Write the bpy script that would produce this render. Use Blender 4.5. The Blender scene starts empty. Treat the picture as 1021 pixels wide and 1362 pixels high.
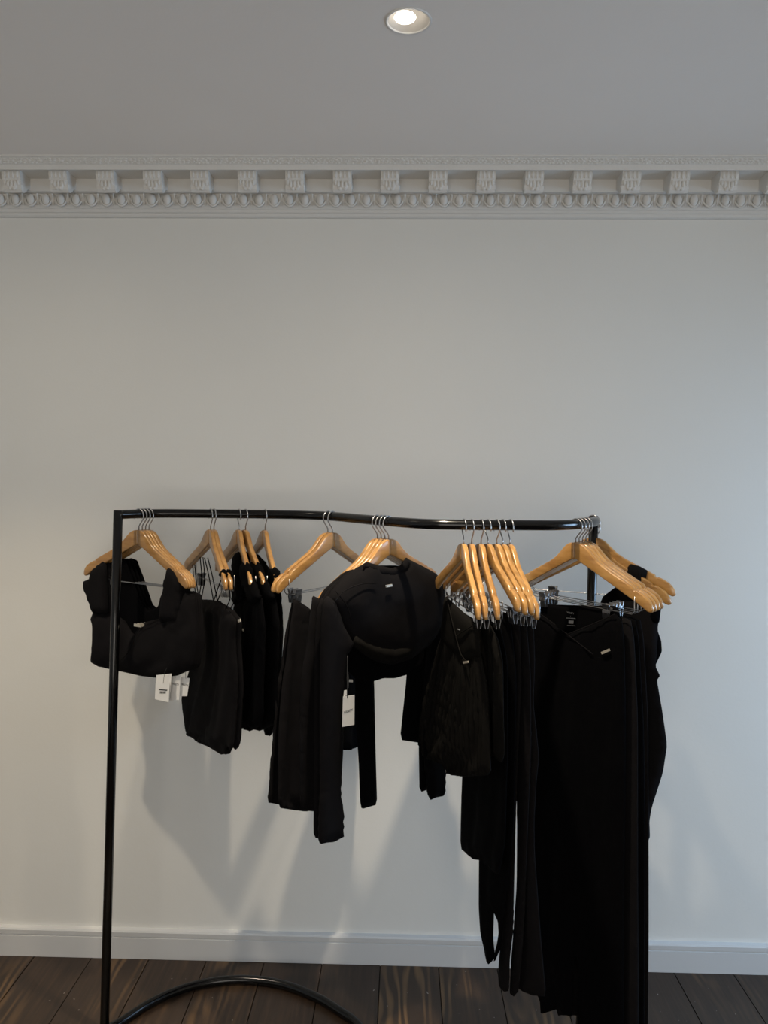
import bpy, bmesh, math, random
from mathutils import Vector, Matrix
from mathutils.geometry import delaunay_2d_cdt

random.seed(7)
scene = bpy.context.scene
COL = scene.collection
R = math.radians
PI = math.pi

# ------------------------------------------------------------------ camera
F_PX, CX, CY = 1023.0, 510.5, 681.0
YAW, PITCH, ROLL = R(1.38), R(3.13), R(0.58)
CAM = Vector((0, 0, 1.63))
_f0 = Vector((-math.sin(YAW), math.cos(YAW), 0))
_r0 = Vector((math.cos(YAW), math.sin(YAW), 0))
_u0 = Vector((0, 0, 1))
FW = _f0 * math.cos(PITCH) - _u0 * math.sin(PITCH)
_up = _u0 * math.cos(PITCH) + _f0 * math.sin(PITCH)
RT = _r0 * math.cos(ROLL) + _up * math.sin(ROLL)
UP = _up * math.cos(ROLL) - _r0 * math.sin(ROLL)
cam_data = bpy.data.cameras.new('camera')
cam = bpy.data.objects.new('camera', cam_data)
COL.objects.link(cam)
cam.matrix_world = Matrix(((RT.x, UP.x, -FW.x, CAM.x), (RT.y, UP.y, -FW.y, CAM.y),
                           (RT.z, UP.z, -FW.z, CAM.z), (0, 0, 0, 1)))
cam_data.sensor_fit = 'VERTICAL'
cam_data.sensor_height = 34.6
cam_data.lens = 34.6 * F_PX / 1362.0
cam_data.clip_start = 0.05
scene.camera = cam

# ------------------------------------------------------------------ world, light, exposure
scene.view_settings.view_transform = 'Standard'
scene.view_settings.look = 'None'
scene.view_settings.gamma = 1.0
scene.view_settings.use_curve_mapping = False
scene.view_settings.exposure = 0.0
world = bpy.data.worlds.new('sky')
scene.world = world
world.use_nodes = True
world.node_tree.nodes['Background'].inputs[0].default_value = (0.75, 0.85, 1.0, 1)
world.node_tree.nodes['Background'].inputs[1].default_value = 0.6

ROOM_X0, ROOM_X1, ROOM_Y0, WALL_Y, CEIL_Z = -2.5, 2.3, -2.6, 2.467, 2.557
WIN_Y0, WIN_Y1, WIN_Z0, WIN_Z1 = 0.9, 2.1, 0.10, 1.95      # window in the right-hand wall


def area_light(name, loc, rot, sx, sy, power, col):
    l = bpy.data.lights.new(name, 'AREA')
    l.shape = 'RECTANGLE'; l.size = sx; l.size_y = sy; l.energy = power; l.color = col
    o = bpy.data.objects.new(name, l); COL.objects.link(o)
    o.location = loc; o.rotation_euler = rot
    return o


area_light('window_daylight', (ROOM_X1 + 0.75, (WIN_Y0 + WIN_Y1) / 2, (WIN_Z0 + WIN_Z1) / 2 + .6),
           (0, R(52), 0), WIN_Z1 - WIN_Z0, WIN_Y1 - WIN_Y0, 126, (0.46, 0.70, 1.0))
FW_X0, FW_X1, FW_Z0, FW_Z1 = -1.5, 1.3, 0.25, 2.2              # added, unseen opening behind the viewer, made for fill light
area_light('front_fill', ((FW_X0 + FW_X1) / 2, ROOM_Y0 - .16, (FW_Z0 + FW_Z1) / 2), (R(90), 0, 0),
           FW_X1 - FW_X0, FW_Z1 - FW_Z0, 54, (1.0, 0.915, 0.785))  # warm fill added from behind to even out wall and ceiling
LAMP_POWER, LAMP_COL = 125.0, (1.0, 0.86, 0.66)


# ------------------------------------------------------------------ pixel <-> place helpers
def ray(px, py):
    return FW + RT * ((px - CX) / F_PX) - UP * ((py - CY) / F_PX)


def on_axis(px, py, axis, val):
    d = ray(px, py)
    return CAM + d * ((val - CAM[axis]) / d[axis])


def on_plane(px, py, p0, n):
    d = ray(px, py)
    return CAM + d * ((p0 - CAM).dot(n) / d.dot(n))


def project(p):
    q = p - CAM
    z = q.dot(FW)
    return CX + F_PX * q.dot(RT) / z, CY - F_PX * q.dot(UP) / z


# ------------------------------------------------------------------ object helpers
def link(name, me, mat=None, parent=None):
    o = bpy.data.objects.new(name, me)
    COL.objects.link(o)
    if mat is not None and me is not None and not me.materials:
        me.materials.append(mat)
    if parent is not None:
        o.parent = parent
    return o


def mesh_from(bm, smooth=False):
    bmesh.ops.recalc_face_normals(bm, faces=bm.faces[:])
    me = bpy.data.meshes.new('m')
    bm.to_mesh(me); bm.free()
    if smooth:
        for p in me.polygons:
            p.use_smooth = True
    return me


def tag(o, label=None, cat=None, group=None, kind=None):
    if label: o['label'] = label
    if cat: o['category'] = cat
    if group: o['group'] = group
    if kind: o['kind'] = kind
    return o


def empty(name, loc=(0, 0, 0), rz=0.0):
    o = bpy.data.objects.new(name, None)
    COL.objects.link(o)
    o.location = loc; o.rotation_euler = (0, 0, rz)
    o.empty_display_size = 0.02
    return o


def add_box(bm, x0, x1, y0, y1, z0, z1):
    vs = [bm.verts.new((x, y, z)) for z in (z0, z1) for y in (y0, y1) for x in (x0, x1)]
    for f in ((0, 2, 3, 1), (4, 5, 7, 6), (0, 1, 5, 4), (1, 3, 7, 5), (3, 2, 6, 7), (2, 0, 4, 6)):
        bm.faces.new([vs[i] for i in f])
    return vs


def add_tube(bm, pts, rad, n=12, cap=True):
    pts = [Vector(p) for p in pts]
    rads = rad if isinstance(rad, (list, tuple)) else [rad] * len(pts)
    rings = []
    t0 = (pts[1] - pts[0]).normalized()
    a = Vector((0, 0, 1)) if abs(t0.z) < 0.9 else Vector((1, 0, 0))
    s = t0.cross(a).normalized()
    for i, p in enumerate(pts):
        t = (pts[min(i + 1, len(pts) - 1)] - pts[max(i - 1, 0)]).normalized()
        s = (s - t * s.dot(t)).normalized()
        b = t.cross(s)
        rings.append([bm.verts.new(p + (s * math.cos(2 * PI * k / n) + b * math.sin(2 * PI * k / n)) * rads[i])
                      for k in range(n)])
    for r1, r2 in zip(rings, rings[1:]):
        for k in range(n):
            bm.faces.new((r1[k], r1[(k + 1) % n], r2[(k + 1) % n], r2[k]))
    if cap:
        bm.faces.new(rings[0][::-1]); bm.faces.new(rings[-1])


def add_ellipsoid(bm, c, rx, ry, rz, nu=10, nv=6):
    c = Vector(c)
    top = bm.verts.new(c + Vector((0, 0, rz))); bot = bm.verts.new(c - Vector((0, 0, rz)))
    rows = []
    for j in range(1, nv):
        th = PI * j / nv
        rows.append([bm.verts.new(c + Vector((rx * math.sin(th) * math.cos(2 * PI * k / nu),
                                              ry * math.sin(th) * math.sin(2 * PI * k / nu), rz * math.cos(th))))
                     for k in range(nu)])
    for k in range(nu):
        k2 = (k + 1) % nu
        bm.faces.new((top, rows[0][k], rows[0][k2])); bm.faces.new((bot, rows[-1][k2], rows[-1][k]))
        for a, b in zip(rows, rows[1:]):
            bm.faces.new((a[k], b[k], b[k2], a[k2]))


def add_prism_x(bm, prof, x0, x1):
    """extrude a closed (y, z) outline along x"""
    a = [bm.verts.new((x0, y, z)) for y, z in prof]
    b = [bm.verts.new((x1, y, z)) for y, z in prof]
    m = len(prof)
    for i in range(m):
        bm.faces.new((a[i], a[(i + 1) % m], b[(i + 1) % m], b[i]))
    bm.faces.new(a[::-1]); bm.faces.new(b)


def spline(pts, per=10):
    pts = [Vector(p) for p in pts]
    ext = [pts[0] * 2 - pts[1]] + pts + [pts[-1] * 2 - pts[-2]]
    out = []
    for i in range(1, len(ext) - 2):
        p0, p1, p2, p3 = ext[i - 1:i + 3]
        for k in range(per):
            t = k / per
            out.append(0.5 * ((2 * p1) + (p2 - p0) * t + (2 * p0 - 5 * p1 + 4 * p2 - p3) * t * t
                              + (3 * p1 - p0 - 3 * p2 + p3) * t ** 3))
    out.append(pts[-1])
    return out


# ------------------------------------------------------------------ materials
def new_mat(name, col=(.8, .8, .8), rough=.5, metal=0.0, spec=.5):
    m = bpy.data.materials.new(name); m.use_nodes = True
    b = m.node_tree.nodes['Principled BSDF']
    b.inputs['Base Color'].default_value = (*col, 1)
    b.inputs['Roughness'].default_value = rough
    b.inputs['Metallic'].default_value = metal
    b.inputs['Specular IOR Level'].default_value = spec
    return m, m.node_tree.nodes, m.node_tree.links, b


def noise_ramp(nt, ln, coord, scale, stops, detail=4, stretch=None, rough=.55):
    src = coord
    if stretch:
        mp = nt.new('ShaderNodeMapping'); mp.inputs['Scale'].default_value = stretch
        ln.new(coord, mp.inputs[0]); src = mp.outputs[0]
    nz = nt.new('ShaderNodeTexNoise'); nz.inputs['Scale'].default_value = scale
    nz.inputs['Detail'].default_value = detail; nz.inputs['Roughness'].default_value = rough
    ln.new(src, nz.inputs['Vector'])
    rp = nt.new('ShaderNodeValToRGB')
    rp.color_ramp.elements[0].position, rp.color_ramp.elements[0].color = stops[0][0], (*stops[0][1], 1)
    rp.color_ramp.elements[1].position, rp.color_ramp.elements[1].color = stops[-1][0], (*stops[-1][1], 1)
    for p, c in stops[1:-1]:
        e = rp.color_ramp.elements.new(p); e.color = (*c, 1)
    ln.new(nz.outputs[0], rp.inputs[0])
    return nz, rp


def add_bump(nt, ln, b, height, strength, dist):
    bp = nt.new('ShaderNodeBump'); bp.inputs['Strength'].default_value = strength
    bp.inputs['Distance'].default_value = dist
    ln.new(height, bp.inputs['Height']); ln.new(bp.outputs[0], b.inputs['Normal'])


def paint(name, col, rough=.6, bump=.12):
    m, nt, ln, b = new_mat(name, col, rough, spec=.35)
    tc = nt.new('ShaderNodeTexCoord')
    k = .97
    nz, rp = noise_ramp(nt, ln, tc.outputs['Object'], 1.7, [(.3, tuple(c * k for c in col)), (.7, col)], 3)
    ln.new(rp.outputs[0], b.inputs['Base Color'])
    n2 = nt.new('ShaderNodeTexNoise'); n2.inputs['Scale'].default_value = 130; n2.inputs['Detail'].default_value = 3
    ln.new(tc.outputs['Object'], n2.inputs['Vector'])
    add_bump(nt, ln, b, n2.outputs[0], bump, .0015)
    return m


M = {}
M['wall'] = paint('wall_paint', (.76, .745, .70), .55)
M['ceiling'] = paint('ceiling_paint', (.86, .815, .775), .8)
M['cornice'] = paint('cornice_plaster', (.72, .70, .665), .7, .2)
M['baseboard'] = paint('baseboard_gloss', (.60, .595, .585), .4, .06)
M['lampwhite'] = new_mat('lamp_trim', (.72, .70, .67), .4)[0]
M['baffle'] = new_mat('lamp_baffle', (.34, .32, .30), .6)[0]
M['clip'] = new_mat('clip_steel', (.30, .30, .31), .33, 1.0)[0]
M['rail'] = new_mat('black_powder_coat', (.002, .002, .0022), .17, 0, .4)[0]
M['chrome'] = new_mat('chrome_wire', (.45, .45, .46), .28, 1.0)[0]
M['plate'] = new_mat('logo_plate', (.78, .72, .62), .3, .6)[0]
M['print'] = new_mat('black_print', (.03, .03, .03), .7)[0]
M['heatprint'] = new_mat('grey_heat_print', (.30, .30, .30), .6)[0]


def fabric(name, col, sheen, scale=420):
    m, nt, ln, b = new_mat(name, col, .9, spec=.05)
    b.inputs['Sheen Weight'].default_value = sheen
    b.inputs['Sheen Roughness'].default_value = .5
    b.inputs['Sheen Tint'].default_value = (.5, .5, .55, 1)
    tc = nt.new('ShaderNodeTexCoord')
    nz = nt.new('ShaderNodeTexNoise'); nz.inputs['Scale'].default_value = scale
    ln.new(tc.outputs['Object'], nz.inputs['Vector'])
    n2 = nt.new('ShaderNodeTexNoise'); n2.inputs['Scale'].default_value = 14; n2.inputs['Detail'].default_value = 2
    ln.new(tc.outputs['Object'], n2.inputs['Vector'])
    mx = nt.new('ShaderNodeMath'); mx.operation = 'MULTIPLY_ADD'
    mx.inputs[1].default_value = .06
    ln.new(nz.outputs[0], mx.inputs[0]); ln.new(n2.outputs[0], mx.inputs[2])
    add_bump(nt, ln, b, mx.outputs[0], .35, .012)
    return m


M['cloth_lit'] = fabric('black_cloth_lit', (.0072, .0066, .0072), .0)  # lighter black for lit parts; the light is in the colour
M['cloth_shaded'] = fabric('black_cloth_shaded', (.0014, .0014, .0019), .0)  # deeper black; shade on far sleeves and insides put into the colour
M['pleat'] = fabric('black_pleated_cloth', (.0064, .0059, .0053), .0)


def mat_wood_hanger():
    m, nt, ln, b = new_mat('lacquered_hanger_wood', (.5, .3, .12), .28, spec=.5)
    tc = nt.new('ShaderNodeTexCoord')
    oi = nt.new('ShaderNodeObjectInfo')
    ad = nt.new('ShaderNodeVectorMath'); ad.operation = 'ADD'
    ln.new(tc.outputs['Object'], ad.inputs[0]); ln.new(oi.outputs['Random'], ad.inputs[1])
    nz, rp = noise_ramp(nt, ln, ad.outputs[0], 30, [(.25, (.27, .125, .034)), (.5, (.41, .212, .064)),
                                                   (.75, (.51, .29, .098))], 5, (.35, 2.5, 2.2))
    hs = nt.new('ShaderNodeHueSaturation')
    mr = nt.new('ShaderNodeMapRange'); mr.inputs[3].default_value = .82; mr.inputs[4].default_value = 1.12
    ln.new(oi.outputs['Random'], mr.inputs[0]); ln.new(mr.outputs[0], hs.inputs['Value'])
    ln.new(rp.outputs[0], hs.inputs['Color']); ln.new(hs.outputs[0], b.inputs['Base Color'])
    b.inputs['Coat Weight'].default_value = .4; b.inputs['Coat Roughness'].default_value = .15
    return m


M['wood'] = mat_wood_hanger()


def mat_floor():
    m, nt, ln, b = new_mat('dark_stained_pine', (.05, .03, .02), .42, spec=.4)
    tc = nt.new('ShaderNodeTexCoord'); oi = nt.new('ShaderNodeObjectInfo')
    mul = nt.new('ShaderNodeVectorMath'); mul.operation = 'MULTIPLY_ADD'
    mul.inputs[1].default_value = (1, 1, 1)
    sc = nt.new('ShaderNodeVectorMath'); sc.operation = 'SCALE'; sc.inputs['Scale'].default_value = 37
    cb = nt.new('ShaderNodeCombineXYZ')
    ln.new(oi.outputs['Random'], cb.inputs[0]); ln.new(oi.outputs['Random'], cb.inputs[1])
    ln.new(cb.outputs[0], sc.inputs[0]); ln.new(tc.outputs['Object'], mul.inputs[0]); ln.new(sc.outputs[0], mul.inputs[2])
    co = mul.outputs[0]
    # long fibres, cathedral figure in places, darker and paler boards
    fz, fr_ = noise_ramp(nt, ln, co, 70, [(.30, (.020, .0125, .0085)), (.55, (.036, .0215, .0135)), (.80, (.060, .036, .021))], 6, (1, .045, 1), .65)
    mp = nt.new('ShaderNodeMapping'); mp.inputs['Scale'].default_value = (1, .16, 1); ln.new(co, mp.inputs[0])
    wv = nt.new('ShaderNodeTexWave'); wv.wave_type = 'BANDS'; wv.bands_direction = 'X'
    wv.inputs['Scale'].default_value = 9; wv.inputs['Distortion'].default_value = 14
    wv.inputs['Detail'].default_value = 1.5; wv.inputs['Detail Scale'].default_value = 1.6; wv.inputs['Detail Roughness'].default_value = .4
    ln.new(mp.outputs[0], wv.inputs['Vector'])
    wc = nt.new('ShaderNodeValToRGB')
    wc.color_ramp.elements[0].color = (.030, .018, .011, 1); wc.color_ramp.elements[1].color = (.140, .080, .036, 1)
    wc.color_ramp.elements[0].position = .30; wc.color_ramp.elements[1].position = .95
    ln.new(wv.outputs['Color'], wc.inputs[0])
    nz, wp = noise_ramp(nt, ln, co, 3.6, [(.50, (0, 0, 0)), (.70, (.8, .8, .8))], 3, (1, .5, 1))
    mx = nt.new('ShaderNodeMix'); mx.data_type = 'RGBA'
    ln.new(wp.outputs[0], mx.inputs[0]); ln.new(fr_.outputs[0], mx.inputs[6]); ln.new(wc.outputs[0], mx.inputs[7])
    # paint flecks and dust
    vz, sp = noise_ramp(nt, ln, co, 62, [(.735, (0, 0, 0)), (.76, (1, 1, 1))], 2)
    mx2 = nt.new('ShaderNodeMix'); mx2.data_type = 'RGBA'
    mx2.inputs[7].default_value = (.30, .28, .25, 1)
    ln.new(sp.outputs[0], mx2.inputs[0]); ln.new(mx.outputs[2], mx2.inputs[6])
    ln.new(mx2.outputs[2], b.inputs['Base Color'])
    add_bump(nt, ln, b, fz.outputs[0], .2, .002)
    return m


M['floor'] = mat_floor()
M['gap'] = new_mat('subfloor_dark', (.02, .015, .012), .9)[0]  # dark brown sub-floor colour seen between the boards
_m, _nt, _ln, _b = new_mat('tag_card', (.80, .79, .77), .6)
M['tag'] = _m
_m, _nt, _ln, _b = new_mat('lamp_lens', (1, 1, 1), .3)
_b.inputs['Emission Color'].default_value = (1, .93, .80, 1); _b.inputs['Emission Strength'].default_value = 9
M['lens'] = _m
_m, _nt, _ln, _b = new_mat('window_glass', (1, 1, 1), .02)
_tr = _nt.new('ShaderNodeBsdfTransparent'); _mix = _nt.new('ShaderNodeMixShader'); _mix.inputs[0].default_value = .06
_gl = _nt.new('ShaderNodeBsdfGlossy'); _gl.inputs['Roughness'].default_value = .02
_ln.new(_tr.outputs[0], _mix.inputs[1]); _ln.new(_gl.outputs[0], _mix.inputs[2])
_ln.new(_mix.outputs[0], _nt['Material Output'].inputs[0])
M['glass'] = _m


# ------------------------------------------------------------------ the room
def slab(name, x0, x1, y0, y1, z0, z1, mat, kind='structure', parent=None):
    bm = bmesh.new(); add_box(bm, x0, x1, y0, y1, z0, z1)
    o = link(name, mesh_from(bm), mat, parent)
    if kind: o['kind'] = kind
    return o


T = .12
slab('wall_back', ROOM_X0 - T, ROOM_X1 + T, WALL_Y, WALL_Y + T, -.05, CEIL_Z + .1, M['wall'])
slab('wall_left', ROOM_X0 - T, ROOM_X0, ROOM_Y0, WALL_Y, -.05, CEIL_Z + .1, M['wall'])
bm = bmesh.new()
for a, b_, c, d in ((ROOM_X0 - T, FW_X0, -.05, CEIL_Z + .1), (FW_X1, ROOM_X1 + T, -.05, CEIL_Z + .1),
                    (FW_X0, FW_X1, -.05, FW_Z0), (FW_X0, FW_X1, FW_Z1, CEIL_Z + .1)):
    add_box(bm, a, b_, ROOM_Y0 - T, ROOM_Y0, c, d)
tag(link('wall_front', mesh_from(bm), M['wall']), kind='structure')
bm = bmesh.new()
for a, b_, c, d in ((FW_X0, FW_X0 + .05, FW_Z0, FW_Z1), (FW_X1 - .05, FW_X1, FW_Z0, FW_Z1),
                    (FW_X0 + .05, FW_X1 - .05, FW_Z0, FW_Z0 + .05), (FW_X0 + .05, FW_X1 - .05, FW_Z1 - .05, FW_Z1)):
    add_box(bm, a, b_, ROOM_Y0 - .085, ROOM_Y0 - .04, c, d)
win2 = tag(link('added_window', mesh_from(bm), M['baseboard']), kind='structure')  # frame of the added opening that carries the fill light
slab('pane', FW_X0 + .05, FW_X1 - .05, ROOM_Y0 - .064, ROOM_Y0 - .06, FW_Z0 + .05, FW_Z1 - .05, M['glass'], None, win2)
bm = bmesh.new()
for a, b_, c, d in ((ROOM_Y0, WIN_Y0, -.05, CEIL_Z + .1), (WIN_Y1, WALL_Y, -.05, CEIL_Z + .1),
                    (WIN_Y0, WIN_Y1, -.05, WIN_Z0), (WIN_Y0, WIN_Y1, WIN_Z1, CEIL_Z + .1)):
    add_box(bm, ROOM_X1, ROOM_X1 + T, a, b_, c, d)
tag(link('wall_right', mesh_from(bm), M['wall']), kind='structure')
# window: sash frame, glazing bars, panes
bm = bmesh.new()
xw0, xw1, fr = ROOM_X1 + .04, ROOM_X1 + .085, .05
add_box(bm, xw0, xw1, WIN_Y0, WIN_Y0 + fr, WIN_Z0, WIN_Z1); add_box(bm, xw0, xw1, WIN_Y1 - fr, WIN_Y1, WIN_Z0, WIN_Z1)
add_box(bm, xw0, xw1, WIN_Y0 + fr, WIN_Y1 - fr, WIN_Z0, WIN_Z0 + fr); add_box(bm, xw0, xw1, WIN_Y0 + fr, WIN_Y1 - fr, WIN_Z1 - fr, WIN_Z1)
win = tag(link('window_1', mesh_from(bm), M['baseboard']), kind='structure')
ym, zm = (WIN_Y0 + WIN_Y1) / 2, (WIN_Z0 + WIN_Z1) / 2
slab('glazing_bar', xw0, xw1, ym - .015, ym + .015, WIN_Z0 + fr, WIN_Z1 - fr, M['baseboard'], None, win)
slab('glazing_bar', xw0 + .005, xw1 - .005, WIN_Y0 + fr, WIN_Y1 - fr, zm - .015, zm + .015, M['baseboard'], None, win)
for ya, yb in ((WIN_Y0 + fr, ym - .015), (ym + .015, WIN_Y1 - fr)):
    for za, zb in ((WIN_Z0 + fr, zm - .015), (zm + .015, WIN_Z1 - fr)):
        slab('pane', xw0 + .02, xw0 + .024, ya, yb, za, zb, M['glass'], None, win)

# floor: sub-floor with separate boards running towards the wall
floor = slab('floor', ROOM_X0, ROOM_X1, ROOM_Y0, WALL_Y, -.06, -.014, M['gap'])
PW = .192
k = 0
x = ROOM_X0 + .004 - .055
plank_me = {}
while x < ROOM_X1 - .01:
    x0 = max(x, ROOM_X0 + .001); x1 = min(x + PW - .003, ROOM_X1 - .001)
    for (ya, yb) in (((ROOM_Y0 + .002, -.35), (-.347, WALL_Y - .002)) if k % 2 else ((ROOM_Y0 + .002, -1.1), (-1.097, WALL_Y - .002))):
        bm = bmesh.new()
        dz = random.uniform(-.0012, .0004)
        add_box(bm, x0, x1, ya, yb, -.014, dz if dz < 0 else 0)
        me = mesh_from(bm)
        o = link('plank', me, M['floor'], floor)
    x += PW; k += 1

# ceiling with a round opening for each downlight
CEIL_LAMPS = []
p = on_axis(543, 28, 2, CEIL_Z)
LAMP0 = (p.x, p.y)
CEIL_LAMPS = [LAMP0, (-1.19, p.y + .05)]
HOLE = .044
bm = bmesh.new()
outer = [bm.verts.new(v) for v in ((ROOM_X0, ROOM_Y0, CEIL_Z), (ROOM_X1, ROOM_Y0, CEIL_Z), (ROOM_X1, WALL_Y, CEIL_Z), (ROOM_X0, WALL_Y, CEIL_Z))]
edges = [bm.edges.new((outer[i], outer[(i + 1) % 4])) for i in range(4)]
for (lx, ly) in CEIL_LAMPS:
    ring = [bm.verts.new((lx + HOLE * math.cos(2 * PI * i / 32), ly + HOLE * math.sin(2 * PI * i / 32), CEIL_Z)) for i in range(32)]
    edges += [bm.edges.new((ring[i], ring[(i + 1) % 32])) for i in range(32)]
bmesh.ops.triangle_fill(bm, use_beauty=True, edges=edges)
# slab thickness above
add_box(bm, ROOM_X0, ROOM_X1, ROOM_Y0, WALL_Y, CEIL_Z + .09, CEIL_Z + .12)
tag(link('ceiling', mesh_from(bm), M['ceiling']), kind='structure')

# baseboard: board with a recessed line under its cap
bm = bmesh.new()
W = WALL_Y
add_prism_x(bm, [(W, 0), (W - .018, 0), (W - .018, .071), (W - .014, .072), (W - .014, .075), (W - .017, .076), (W - .0175, .090),
                 (W - .014, .095), (W, .097)], ROOM_X0, ROOM_X1)
tag(link('baseboard_back', mesh_from(bm), M['baseboard']), kind='structure')

# cornice: run moulding, brackets, egg-and-dart band, carved leaf band
z0 = CEIL_Z - .138
prof = [(0, 0), (.008, .002), (.012, .006), (.012, .012), (.017, .014), (.017, .022), (.021, .024),
        (.022, .028), (.023, .040), (.026, .056), (.030, .065), (.045, .068), (.045, .106),
        (.122, .108), (.124, .102), (.129, .102), (.130, .116), (.134, .119), (.142, .129), (.146, .132), (.150, .133), (.150, .138), (0, .138)]
bm = bmesh.new()
add_prism_x(bm, [(W - a, z0 + b_) for a, b_ in prof], ROOM_X0, ROOM_X1)
cornice = tag(link('trim_1', mesh_from(bm), M['cornice']), kind='structure')

MSP = .1437
mod_x0 = on_axis(518.5, 250, 1, W - .105).x
bm = bmesh.new()
hw = .0275
side = [(.040, .107), (.112, .107), (.114, .094), (.110, .082), (.104, .074), (.107, .064), (.104, .053), (.096, .047),
        (.085, .048), (.073, .056), (.060, .068), (.040, .074)]
add_prism_x(bm, [(-a, b_) for a, b_ in side], -hw, hw)
for i in range(4):                                           # flutes at the top of the face
    xx = (-1.5 + i) * .0125
    add_ellipsoid(bm, (xx, -.1125, .094), .0045, .004, .012, 8, 5)
for (xx, zz, rx, rz) in ((0, .066, .006, .014), (-.011, .067, .006, .012), (.011, .067, .006, .012), (-.020, .072, .005, .009),
                         (.020, .072, .005, .009), (-.006, .055, .007, .006), (.007, .055, .007, .006)):
    add_ellipsoid(bm, (xx, -.106, zz), rx, .0055, rz, 8, 5)  # acanthus leaf
for s in (-1, 1):                                            # scroll eyes on the sides
    add_ellipsoid(bm, (s * hw, -.094, .062), .003, .009, .009, 8, 5)
mod_me = mesh_from(bm); mod_me.materials.append(M['cornice'])
bm = bmesh.new()
add_ellipsoid(bm, (0, -.031, .047), .0125, .013, .0185, 12, 6)
eg = [(-.0205 * math.cos(a), -.0255 - .008 * math.sin(a), .064 - .037 * math.sin(a)) for a in [PI * i / 10 for i in range(11)]]
add_tube(bm, eg, .003, 6)
egg_me = mesh_from(bm, True); egg_me.materials.append(M['cornice'])
bm = bmesh.new()
for s in (-1, 1):
    add_tube(bm, [(0, -.036, .060), (s * .003, -.031, .045), (s * .0065, -.026, .031)], [.002, .0024, .0012], 5)
add_tube(bm, [(0, -.040, .063), (0, -.033, .045), (0, -.026, .030)], [.0032, .0022, .001], 5)
dart_me = mesh_from(bm); dart_me.materials.append(M['cornice'])
i0 = int((ROOM_X0 + .1 - mod_x0) / MSP)
n = i0
while mod_x0 + n * MSP < ROOM_X1 - .08:
    xm = mod_x0 + n * MSP
    if abs(xm) < 1.75:
        o = link('modillion', mod_me, None, cornice); o.location = (xm, W, z0)
        # coffer plaque in the recess between two brackets
        for j in range(3):
            o = link('egg', egg_me, None, cornice); o.location = (xm + (j - .55) * MSP / 3, W, z0)
            o = link('dart', dart_me, None, cornice); o.location = (xm + (j - .05) * MSP / 3, W, z0)
    n += 1
bm = bmesh.new()
xx = -1.8
while xx < 1.8:
    for kk in range(3):
        add_ellipsoid(bm, (xx + random.uniform(-.004, .004), W - .137 - .0035 * kk + .002, z0 + .1195 + .0045 * kk + random.uniform(-.001, .001)),
                      random.uniform(.0035, .007), .0028, random.uniform(.0018, .0035), 6, 4)
        xx += .0042
tag(link('leaf_band', mesh_from(bm), M['cornice'], cornice), kind='stuff')


# downlights
def downlight(i, lx, ly, label):
    t = empty('downlight', (lx, ly, CEIL_Z))
    tag(t, label, 'downlight', 'recessed ceiling downlights')

    def lathe(name, prof_, mat, smooth=True):
        bm = bmesh.new(); nn = 32
        rings = [[bm.verts.new((r * math.cos(2 * PI * q / nn), r * math.sin(2 * PI * q / nn), z)) for q in range(nn)] for r, z in prof_]
        for a, b_ in zip(rings, rings[1:]):
            for q in range(nn):
                bm.faces.new((a[q], a[(q + 1) % nn], b_[(q + 1) % nn], b_[q]))
        return link(name, mesh_from(bm, smooth), mat, t)
    lathe('trim_ring', [(.0425, .003), (.043, -.001), (.047, -.002), (.049, 0), (.045, .0005)], M['lampwhite'])
    lathe('baffle', [(.0432, 0), (.037, .012), (.030, .035), (.026, .06)], M['baffle'])
    bm = bmesh.new()
    add_ellipsoid(bm, (-.007, -.004, .005), .0225, .0225, .006, 24, 8)
    link('lens', mesh_from(bm, True), M['lens'], t)
    l = bpy.data.lights.new('lamp_light', 'SPOT')
    l.energy = LAMP_POWER * (1.0, .78)[i]; l.color = LAMP_COL; l.spot_size = R(78); l.spot_blend = 1.0; l.shadow_soft_size = .022
    lo = bpy.data.objects.new('lamp_light', l); COL.objects.link(lo); lo.parent = t; lo.location = (0, 0, -.012)
    l2 = bpy.data.lights.new('lamp_spill', 'SPOT')                  # weak wide spill outside the main beam
    l2.energy = LAMP_POWER * .065; l2.color = LAMP_COL; l2.spot_size = R(160); l2.spot_blend = 1.0; l2.shadow_soft_size = .022
    lo2 = bpy.data.objects.new('lamp_spill', l2); COL.objects.link(lo2); lo2.parent = t; lo2.location = (0, 0, -.012)
    return t


LAMP_LABELS = ['round recessed downlight glowing in the ceiling above the clothes rail',
               'recessed downlight in the ceiling left of the clothes rail',
               ]
for i, (lx, ly) in enumerate(CEIL_LAMPS):
    downlight(i, lx, ly, LAMP_LABELS[i])

# ------------------------------------------------------------------ the clothes rail
RAIL_Z, RR = 1.498, .0127
rail_px = [(157, 684.5), (200, 683), (250, 683), (350, 684), (430, 686), (500, 692), (560, 696.5), (620, 698), (700, 698.5), (740, 698.5), (770, 697), (790, 694)]
rail_pts = [on_axis(px, py, 2, RAIL_Z) for px, py in rail_px]
rail_pts.append(Vector((rail_pts[-1].x + .012, rail_pts[-1].y + .055, RAIL_Z)))
RAIL = spline(rail_pts, 12)
rail = tag(empty('clothes_rail', (0, 2.1, 0)), 'black tubular clothes rail with wavy top bar and curved floor base', 'clothes rail')
OFF = Vector((0, -2.1, 0))
bm = bmesh.new(); add_tube(bm, [q + OFF for q in RAIL], RR, 20)
link('top_bar', mesh_from(bm, True), M['rail'], rail)
pl_top = RAIL[0]
pl_mid = on_axis(139, 1362, 1, pl_top.y - .012)
pl_bot = pl_top + (pl_mid - pl_top) * ((RAIL_Z - RR) / (RAIL_Z - pl_mid.z))
pr_top = RAIL[-1]
pr_bot = Vector((pr_top.x - .002, pr_top.y, RR))


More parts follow.
